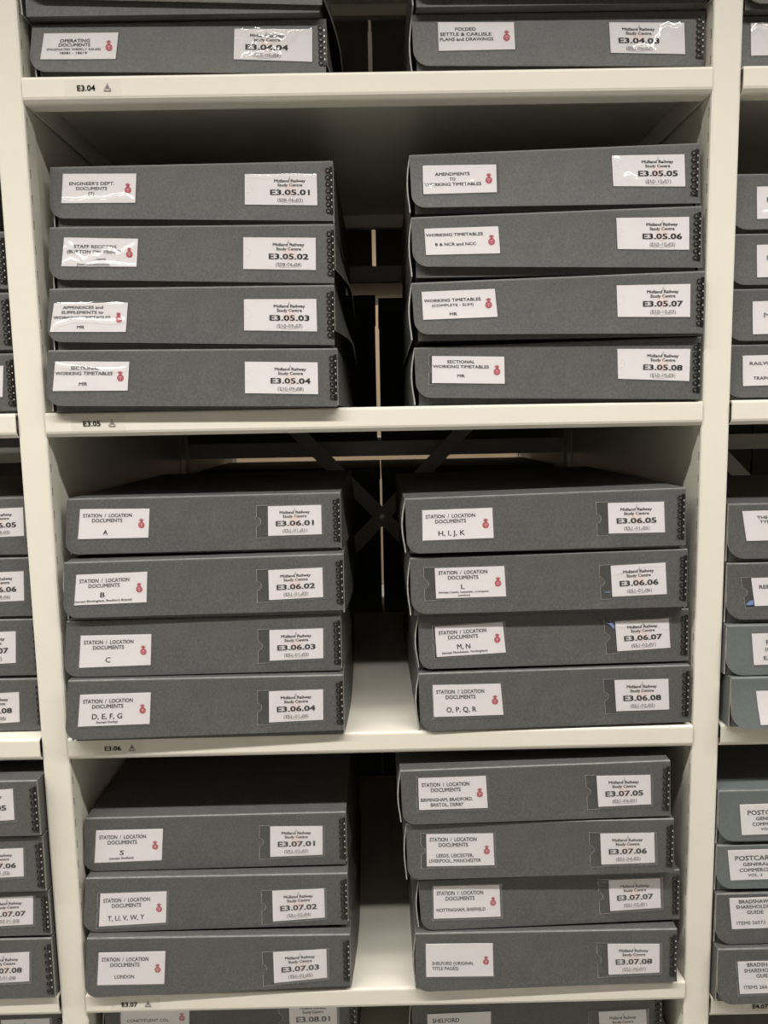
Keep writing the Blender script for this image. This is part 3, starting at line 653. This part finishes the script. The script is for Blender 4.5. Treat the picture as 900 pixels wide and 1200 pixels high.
# ridges where the plastic film stands off the paper: list of (polyline of (s, t), height, half width)
WAVES = {
 ('3.05.01', 't'): [([(0, .90), (.2, .92), (.4, .84), (.55, .90), (.72, .80), (.86, .76), (1, .92)], .0017, .0026)],
 ('3.05.02', 't'): [([(0, .45), (.1, .26), (.2, .62), (.3, .80), (.42, .64), (.5, .66), (.58, .42), (.68, .48), (.76, .62), (.84, .42), (.94, .30), (1, .1)], .0021, .0033),
                    ([(0, .9), (.12, .78), (.22, .84), (.35, .95), (.5, .88), (1, .97)], .0014, .0024)],
 ('3.05.03', 't'): [([(0, .95), (.12, .70), (.3, .58), (.55, .60), (.8, .64), (1, .58)], .0016, .0024), ([(0, .015), (.3, .05), (.6, .015), (1, .06)], .0010, .0020)],
 ('3.05.04', 't'): [([(0, .10), (.25, .18), (.5, .24), (.75, .28), (1, .22)], .0014, .0022), ([(.2, .86), (.3, .78), (.4, .72), (.5, .78), (.58, .9)], .0013, .0026)],
 ('3.04.04', 'r'): [([(.10, .06), (.3, .10), (.5, .04), (.75, .08), (1, .015)], .0014, .0022), ([(.2, .8), (.32, .42), (.42, .50), (.52, .28), (.62, .40), (.72, .16), (.8, .10)], .0034, .0052),
                    ([(.1, .95), (.35, .86), (.5, .72), (.6, .84)], .0020, .0032)],
 ('3.04.08', 'r'): [([(.55, .85), (.64, .5), (.7, .2), (.78, .12), (.86, .22), (.95, .1)], .0017, .0028), ([(.3, .86), (.45, .80), (.6, .9)], .0012, .0022)],
 ('3.05.01', 'r'): [([(0, .020), (.3, .06), (.6, .015), (1, .06)], .0014, .0022), ([(.02, .70), (.08, .74)], .0012, .0022)],
 ('3.05.05', 'r'): [([(.12, .80), (.2, .66), (.3, .76), (.36, .84)], .0018, .0034), ([(.0, .10), (.12, .12)], .0011, .0022)],
 ('3.05.06', 'r'): [([(.0, .06), (.15, .12), (.3, .05)], .0008, .0022)],
 ('3.05.05', 't'): [([(.02, .72), (.1, .80), (.16, .70)], .0010, .0020), ([(.52, .82), (.6, .68), (.68, .60)], .0012, .0022)],
 ('3.05.07', 't'): [([(.10, .80), (.18, .84)], .0012, .0026)],
 ('3.06.06', 'r'): [([(.0, .22), (.3, .14), (.7, .020), (1, .05)], .0008, .0020)],
 ('3.06.07', 'r'): [([(.0, .10), (.3, .12), (.6, .06), (1, .30)], .0008, .0020)],
 ('4.04.04', 't'): [([(.0, .3), (.1, .1), (.2, .22), (.3, .12)], .0016, .0028)],
 ('4.05.01', 't'): [([(.05, .82), (.2, .78), (.3, .9)], .0010, .0022)],
 ('4.05.02', 't'): [([(.05, .80), (.2, .74), (.3, .86)], .0009, .0022)],
 ('4.05.03', 't'): [([(.05, .85), (.2, .78), (.35, .70)], .0009, .0022)],
}


def film_height(Q, waves, s, t):
    y = 0.0
    for pts, A, wd in waves:
        if s < pts[0][0] or s > pts[-1][0]: continue
        for a, b in zip(pts, pts[1:]):
            if a[0] <= s <= b[0]:
                u = (s - a[0]) / (b[0] - a[0]); u = u * u * (3 - 2 * u)
                t0 = a[1] + (b[1] - a[1]) * u
                e = min(1, (s - pts[0][0]) / 0.05 + 0.15, (pts[-1][0] - s) / 0.05 + 0.15)
                y += A * e * math.exp(-(((t - t0) * Q.h) / wd) ** 2)
                break
    return y


def film_mesh(Q, waves, s0=-0.015, s1=1.015, t0=-0.02, t1=1.03):
    mb = MB(); nx, ny = (64, 36) if waves else (8, 6)
    rows = []
    for j in range(ny + 1):
        t = t1 + (t0 - t1) * j / ny
        row = []
        for i in range(nx + 1):
            s = s0 + (s1 - s0) * i / nx
            y = -0.0017 - film_height(Q, waves, s, t) - 0.0002 * math.sin(7 * s + 3 * t)
            row.append(Q.at(s, t, y))
        rows.append(row)
    mb.grid(rows, 0)
    return mb


TITLE_POCKET = {'3.06.06': 0.016, '3.06.07': 0.004, '3.06.08': 0.0015, '3.07.02': 0.004, '3.07.05': 0.003, '3.07.06': 0.0085, '3.07.07': 0.002, '3.05.08': 0.0045, '3.05.05': 0.003, '4.06.02': 0.0145, '4.07.04': 0.003}


def pocket_mesh(Q, wv, reach):
    """clear pocket reaching left of the paper, with a round thumb notch in its open end"""
    s0, s1, t0, t1 = -reach / Q.w, 1 + 0.004 / Q.w, -0.05, 1.07
    fm = film_mesh(Q, wv, 0, s1, t0, t1)
    nr = min(0.0062, reach * 0.9)
    n_t = nr / Q.h

    def edge(t_):
        d = abs(t_ - 0.5) / n_t
        return s0 + (nr / Q.w) * math.sqrt(max(0, 1 - d * d)) if d < 1 else s0
    ts = [t1 + (t0 - t1) * i / 28 for i in range(29)]
    e = 0.0005
    fm.grid([[Q.at(edge(t_), t_, -0.0012), Q.at(0, t_, -0.0012)] for t_ in ts], 1, True)
    for tA, tB in ((t0, t0 + e / Q.h), (t1 - e / Q.h, t1)):
        fm.grid([[Q.at(s0, tB, -0.0014), Q.at(0, tB, -0.0014)], [Q.at(s0, tA, -0.0014), Q.at(0, tA, -0.0014)]], 2)
    fm.grid([[Q.at(edge(t_), t_, -0.0014), Q.at(edge(t_) + e * 1.2 / Q.w, t_, -0.0014)] for t_ in ts], 2, True)
    return fm


RING = MB()
for i in range(14):
    a = 2 * math.pi * i / 14
    RING_row = [((0.0026 + 0.0008 * math.cos(b)) * math.cos(a), 0.0008 * math.sin(b), (0.0026 + 0.0008 * math.cos(b)) * math.sin(a)) for b in (k * math.pi / 3 for k in range(6))]
    if i == 0: _rows = []
    _rows.append(RING_row)
_rows.append(_rows[0])
RING.grid(_rows, 0, close=True)
RING.disc(0, 0.0006, 0, 0.0016, 10, 1)
RING_ME = RING.mesh('ring', [BLACK, RIVET], True)

BOX_D = 0.50
# per box: (corner radius, right side flare, left side bow, flap gape)
SHAPE = {'3.05.01': (.020, .002, 0), '3.05.02': (.020, .020, 0), '3.05.03': (.020, .022, 0), '3.05.04': (.022, .010, 0), '3.04.03': (.03, .020, .002), '3.04.04': (.022, .016, .002),
         '3.06.01': (.019, .010, .002)}


def make_box(key, x, y, z, yaw, fl, tq, rq, board, label, group):
    rnd = random.Random(key)
    TL, TR, BR, BL = fl
    zl, zr = TL[1], TR[1]
    h = max(zl, zr)
    rad, flare, bow = SHAPE.get(key, (.019 + rnd.uniform(-.002, .003), .006 + rnd.uniform(0, .005), .0035 + rnd.uniform(0, .0015)))
    if key.startswith('3.07.0') and key[-1] in '123': flare = 0.012
    if key.startswith('4.'): bow = 0.0; rad = 0.024
    if key[0] == '2': flare = 0.0005; x = min(x, -0.4918 - TR[0])
    if key[0] == '4': x = max(x, 0.4920 - TL[0])
    root = empty('archive_box', (x, y, z), yaw)
    tag(root, label, 'box', group)
    gape = 0.004
    if key == '4.06.04': gape = 0.011
    if key.startswith('3.05') and key[-1] in '5678': gape = 0.006
    xl, xr = TL[0], TR[0]
    top = lambda u: zl + (zr - zl) * (u - xl) / (xr - xl)
    # ---- front flap: a sheet of board hinged along the top crease, lower left corner rounded
    N = 30
    us = [0.0] + [0.5 * rad * (1 - math.cos(math.pi * i / 16)) * 2 / 1.0 for i in range(1, 8)]
    us = sorted(set([round(min(u_, rad), 6) for u_ in us] + [rad])) + [rad + (xr - xl - rad) * k / 14 for k in range(1, 15)]
    W = xr - xl
    rc = 0.0026
    cols = []
    warp = rnd.uniform(-1, 1)
    for d in us:
        f = d / W
        zb = BL[1] + (BR[1] - BL[1]) * f
        if d < rad: zb += rad - math.sqrt(max(0, rad * rad - (rad - d) ** 2))
        zt = zl + (zr - zl) * f - 0.0003
        col = []
        lean = lambda zz: 0.0 if zt - zz < rc else -gape * ((zt - zz) / zt) ** 2 * (1 - 0.7 * f)
        xb = BL[0] + (BR[0] - BL[0]) * f; xt = xl + W * f
        for k in range(9):
            q = k / 8.0
            zz = zb + (zt - rc - zb) * q
            m = (zz) / zt
            col.append((xb + (xt - xb) * m, lean(zz) * (1 if d > 0.002 else 1), zz))
        for a in (30, 60, 90):
            A = math.radians(a)
            col.append((xt, rc - rc * math.cos(A), zt - rc + rc * math.sin(A)))
        cols.append(col)
    mb = MB()
    rows = [[c[k] for c in cols] for k in range(12)]
    T = 0.0022
    front = rows
    back = [[(p[0], p[1] + T, min(p[2], p[2])) for p in r] for r in rows[:9]]
    mb.grid(front[:10], 0)
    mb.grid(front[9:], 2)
    mb.grid(back, 0, True)
    mb.grid([back[0], front[0]], 1)
    mb.grid([[r[0] for r in front[:9]], [r[0] for r in back]], 1)
    mb.grid([[r[-1] for r in back], [r[-1] for r in front[:9]]], 1)
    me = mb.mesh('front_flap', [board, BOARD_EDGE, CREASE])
    link('front_flap', weld(me, 1e-6), root)
    # ---- lid: top panel with side flaps
    lid = MB()
    y0 = rc
    t = 0.0024
    ny = 10
    rows = []
    for j in range(ny + 1):
        yy = y0 + (BOX_D - y0) * j / ny
        sag = -0.0012 * math.sin(math.pi * min(1, j / ny)) if 0 < j < ny else 0
        rows.append([(u, yy, top(u) - 0.0003 + (sag * math.sin(math.pi * (u - xl) / W))) for u in (xl, xl + W * .25, xl + W * .5, xl + W * .75, xr)])
    lid.sheet(rows, (0, 0, -t), 0, 1)
    # right side flap, standing off towards its lower rear corner
    rows = []
    for i in range(7):
        q = i / 6.0
        row = []
        for j in range(ny + 1):
            p = j / ny
            yy = 0.0035 + (BOX_D - 0.0035) * p
            zt = zr - 0.0006; zbm = 0.0025 if flare < .015 else 0.012 + 0.010 * (1 - p)
            zz = zt + (zbm - zt) * q
            o = flare * (q ** 1.3) * math.sin(min(1.0, p * 2.6) * math.pi / 2) * (1 - 0.3 * p)
            row.append((xr + 0.0002 + min(o, 0.49 if key[0] != '3' else max(0.0003, (0.4445 - x) - xr) if x > 0 else o), yy, zz))
        rows.append(row)
    lid.sheet(rows, (-0.0018, 0, 0), 0, 1)
    # left side flap, its front edge bowed outwards
    rows = []
    for i in range(9):
        q = i / 8.0
        row = []
        for j in range(ny + 1):
            p = j / ny
            yy = 0.003 + (BOX_D - 0.003) * p
            zz = zl - 0.0006 + (0.002 - zl) * q
            o = bow * math.sin(math.pi * min(1, q * 1.05)) * (1 - p) + 0.0008 * q
            row.append((xl - 0.0002 - o, yy, zz))
        rows.append(row)
    lid.sheet(rows, (0.0018, 0, 0), 0, 1)
    link('lid', lid.mesh('lid', [board, BOARD_EDGE]), root)
    # ---- tray: base and four walls under the lid
    tr = MB()
    a, b = max(xl, BL[0]) + 0.0042, xr - 0.0042
    y1 = 0.0052; zt = min(zl, zr) - 0.0042
    w = 0.0022
    tr.box(a, b, y1, BOX_D - 0.004, 0, 0.0022)
    tr.box(a, b, y1, y1 + w, 0.0022, zt)
    tr.box(a, b, BOX_D - 0.004 - w, BOX_D - 0.004, 0.0022, zt)
    tr.box(a, a + w, y1 + w, BOX_D - 0.004 - w, 0.0022, zt)
    tr.box(b - w, b, y1 + w, BOX_D - 0.004 - w, 0.0022, zt)
    link('tray', tr.mesh('tray', [board]), root)
    # ---- black corner fastener: spine, studs and seven rings
    z_a = BR[1] + 0.009 if key.startswith('3.0') else 0.010
    z_b = zr - 0.009
    fx = xr - 0.0036
    gx = lambda zz: -gape * 0.3 * ((zr - zz) / zr) ** 2
    sp = MB()
    ns = 8
    fr = [[(fx - 0.0012, gx(zz) - 0.0013, zz) for zz in [z_a + (z_b - z_a) * k / ns for k in range(ns + 1)]],
          [(fx + 0.0026, gx(zz) - 0.0013, zz) for zz in [z_a + (z_b - z_a) * k / ns for k in range(ns + 1)]],
          [(xr - 0.0006, gx(zz) - 0.0001, zz) for zz in [z_a + (z_b - z_a) * k / ns for k in range(ns + 1)]]]
    left_edge = [(p[0], p[1] + 0.0012, p[2]) for p in fr[0]]
    sp.grid([left_edge] + fr, 0)
    n = 7
    step = (z_b - z_a) / n
    for k in range(n):
        zz = z_a + (k + 0.02) * step
        if k == 0: continue
        yy = gx(zz) - 0.0021
        sp.box(fx + 0.0004, fx + 0.0020, yy, yy + 0.0008, zz - 0.0011, zz + 0.0009, 1)
    fo = link('corner_fastener', weld(sp.mesh('corner_fastener', [BLACK, STUD])), root)
    for k in range(n):
        zz = z_a + (k + 0.5) * step
        link('ring', RING_ME, fo, (fx - 0.0039, gx(zz) - 0.0016, zz))
    # ---- labels in clear pockets
    pocket_wide = key[:4] in ('3.06', '3.07', '3.08', '2.06', '2.07', '2.08') or key in ('4.06.02', '4.07.04')

    def flap_y(u, v):
        f = (u - xl) / W
        zt_ = top(u)
        return -gape * (max(0, zt_ - v) / zt_) ** 2 * (1 - 0.7 * f) if zt_ - v > rc else 0.0

    def settle(mb, Q):
        # follow the lean of the flap
        mb.v = [(p[0], p[1] + flap_y(p[0], p[2]), p[2]) for p in mb.v]
        return mb

    if tq:
        Q = Quad(tq)
        pm = MB()
        rows = [[Q.at(s / 4, 1 - tt / 4, -0.0008) for s in range(5)] for tt in range(5)]
        pm.sheet(rows, (0, 0.0004, 0), 0, 0)
        po = link('title_label', settle(pm, Q).mesh('title_label', [PAPER]), root)
        tx = MB()
        for ln in TITLES.get(key, ()):
            put_text(tx, Q, -0.0011, ln[0], ln[1], ln[2], ln[3], ln[4], ln[5], 0, len(ln) > 6)
        if tx.v: link('title_text', settle(tx, Q).mesh('title_text', [INK]), po)
        if key[0] == '3':
            cm = MB(); crest_mesh(cm, Q, -0.0011, .895, .56 if key != '3.08.01' else .34, 0.0046)
            link('crest', settle(cm, Q).mesh('crest', [RED, RED_PALE]), po)
        wv = WAVES.get((key, 't'), [])
        if key in TITLE_POCKET:
            fm = pocket_mesh(Q, wv, TITLE_POCKET[key])
            link('label_pocket', settle(fm, Q).mesh('label_pocket', [FILM, FILM_DARK, FILM_EDGE]), root)
        else:
            fm = film_mesh(Q, wv)
            link('label_pocket', settle(fm, Q).mesh('label_pocket', [FILM], True), root)
    if rq:
        Q = Quad(rq)
        pm = MB()
        rows = [[Q.at(s / 4, 1 - tt / 4, -0.0008) for s in range(5)] for tt in range(5)]
        pm.sheet(rows, (0, 0.0004, 0), 0, 0)
        po = link('reference_label', settle(pm, Q).mesh('reference_label', [PAPER]), root)
        wide = Q.w > 0.09
        cx = .5 if not wide else (.625 if key[:4] == '3.05' else .385 if key == '3.04.08' else .42)
        k_ = .77 if wide else 1.0
        if key != '2.05.08':
            tx = MB()
            put_text(tx, Q, -0.0012, 'Midland Railway', cx, .215, .56 * k_, .095, .020)
            put_text(tx, Q, -0.0012, 'Study Centre', cx, .35, .44 * k_, .095, .020)
            put_text(tx, Q, -0.0012, 'E' + key, cx, .585, .70 * k_, .175, .030)
            put_text(tx, Q, -0.0012, SUBCODE.get(key, ''), cx, .835, .46 * k_, .115, .0, 1)
            link('reference_text', settle(tx, Q).mesh('reference_text', [INK, INK_GREY]), po)
            wm = MB(); watermark_mesh(wm, Q, -0.0010, cx)
            link('watermark', settle(wm, Q).mesh('watermark', [WM_PEACH, WM_GREY]), po)
        wv = WAVES.get((key, 'r'), [])
        if pocket_wide:
            fm = pocket_mesh(Q, wv, 0.0165)
        else:
            fm = film_mesh(Q, wv)
            c = Q.at(0.055, 0.46, 0)
            arc_strip(fm, c[0] - 0.0012, -0.0019, c[2], 0.0052, 0.0057, -math.pi * .6, math.pi * .6, 2, 14)
        link('label_pocket', settle(fm, Q).mesh('label_pocket', [FILM, FILM_DARK, FILM_EDGE], bool(wv)), root)
    if key in ('3.06.07', '3.06.06', '4.06.02'):
        # scrap of blue tape caught in the pocket beside a label
        tp = MB()
        if key == '3.06.07':
            u, v = rq[0][0] - 0.0145, rq[0][1] - 0.0005
            pts = ((0, 0), (.006, -.0015), (.0095, .0005), (.0135, -.006), (.0125, -.0105), (.0075, -.0045))
        elif key == '3.06.06':
            u, v = rq[3][0] - 0.0125, rq[3][1] + 0.0075
            pts = ((0, 0), (.004, -.0002), (.009, .0006), (.0088, -.0012), (.0035, -.0014))
        else:
            u, v = tq[3][0] - 0.0135, tq[3][1] + 0.0025
            pts = ((0, 0), (.006, -.0012), (.0115, .0002), (.0105, .0062), (.0065, .0055), (.003, .0025))
        tp.quad([(u + a, -0.0016, v + b) for a, b in pts])
        link('tape_scrap', settle(tp, None).mesh('tape_scrap', [TAPE_BLUE]), root)
    return root


LAB = {
 '3.04.04': 'dark grey box titled operating documents, glare across its reference label',
 '3.04.08': 'dark grey box titled folded plans and drawings, on the top shelf',
 '3.05.01': "dark grey box titled engineer's department documents, top of its stack",
 '3.05.02': 'dark grey box titled staff records, bright glare across its title label',
 '3.05.03': 'dark grey box titled appendices and supplements to working timetables',
 '3.05.04': 'dark grey box titled sectional working timetables, bottom of the left stack',
 '3.05.05': 'dark grey box titled amendments to working timetables, top of the right stack',
 '3.05.06': 'dark grey box of working timetables subtitled B and NCR and NCC',
 '3.05.07': 'dark grey box of working timetables subtitled complete slim',
 '3.05.08': 'dark grey box titled sectional working timetables, bottom of the right stack',
 '3.06.01': 'dark grey station documents box lettered A, top of its left stack',
 '3.06.02': 'dark grey station documents box lettered B, second down its stack',
 '3.06.03': 'dark grey station documents box lettered C, third in its left stack',
 '3.06.04': 'dark grey station documents box lettered D to G',
 '3.06.05': 'dark grey station documents box lettered H, I, J, K',
 '3.06.06': 'dark grey station documents box lettered L, second down its stack',
 '3.06.07': 'dark grey station documents box lettered M, N, blue tape by its reference',
 '3.06.08': 'dark grey station documents box lettered O, P, Q, R',
 '3.07.01': 'dark grey station documents box lettered S, top of a stack of three',
 '3.07.02': 'dark grey station documents box lettered T, U, V, W, Y',
 '3.07.03': 'dark grey station documents box titled London, bottom of a stack of three',
 '3.07.05': 'dark grey station documents box for Birmingham, Bradford, Bristol and Derby',
 '3.07.06': 'dark grey station documents box for Leeds, Leicester, Liverpool and Manchester',
 '3.07.07': 'dark grey station documents box for Nottingham and Sheffield',
 '3.07.08': 'dark grey box titled Shelford original title pages, bottom of its stack',
 '2.06.05': 'left bay grey box cut by the frame, top of the stack beside box A',
 '2.06.06': 'left bay grey box cut by the frame, second down beside box B',
 '2.06.07': 'left bay grey box cut by the frame, third down beside box C',
 '2.06.08': 'left bay grey box cut by the frame, lowest on the third shelf level',
 '2.07.05': 'left bay grey box cut by the frame, top of the lower stack, beside box S',
 '2.07.06': 'left bay grey box cut by the frame, second down in the lower stack',
 '2.07.07': 'left bay grey box cut by the frame, third down in the lower stack',
 '2.07.08': 'left bay grey box cut by the frame, bottom of the lower stack beside box London',
 '2.05.06': 'dark grey box edge left of the frame post, highest sliver beside shelf E3.05',
 '2.05.07': 'dark grey box edge in left bay, middle sliver beside shelf E3.05',
 '2.05.08': 'dark grey box edge in left bay resting on the shelf level with E3.05',
 '2.08.05': 'grey archive box at the bottom left corner, mostly cut by the frame',
 '3.04.03': 'untitled dark grey box cut by the top frame edge, above operating documents',
 '3.04.07': 'untitled dark grey box cut by the top frame edge, above folded plans',
 '3.08.01': 'dark grey box under shelf E3.07 labelled constituent companies, at lower left',
 '3.08.05': 'dark grey box under shelf E3.07 with a Shelford title, at lower right',
 '4.04.03': 'grey box at the top right corner, above the box on the right bay top shelf',
 '4.04.04': 'grey box on the right bay shelf level with E3.04, title mostly cut off',
 '4.05.01': 'grey box topmost of the right bay stack level with shelf E3.05, title cut off',
 '4.05.02': 'grey box second from the top in the right bay stack level with E3.05',
 '4.05.03': 'grey box third from the top in the right bay stack level with E3.05',
 '4.05.04': 'grey right bay box whose title begins railway and train',
 '4.06.01': 'grey right bay box topmost above shelf level E3.06, four line title ending item',
 '4.06.02': 'dark grey right bay box whose title begins reference',
 '4.06.03': 'pale grey right bay box titled early official postcards',
 '4.06.04': 'pale grey right bay box with gaping front flap, bottom of its stack',
 '4.07.01': 'pale grey right bay box titled postcards general commercial, top of its stack',
 '4.07.02': 'pale grey right bay box titled postcards general commercial volume 2',
 '4.07.03': 'dark grey right bay box titled shareholders guide items 26573 onwards',
 '4.07.04': 'dark grey right bay box titled shareholders guide items 26617 onwards, bottom right corner',
}
for key, d in BOXES.items():
    if key in ('2.05.05',): continue
    if key[:4] in ('3.08', '2.08') and key[-1] not in '15': continue
    s = key[:4]; i = int(key[-1])
    lab = LAB.get(key)
    grp = 'archive boxes on shelf E%s' % s if key[0] == '3' else 'archive boxes in the left bay' if key[0] == '2' else 'archive boxes in the right bay'
    board = BOARD_PALE if key in ('4.06.03', '4.06.04', '4.07.01', '4.07.02') else BOARD
    make_box(key, *d, board, lab, grp)
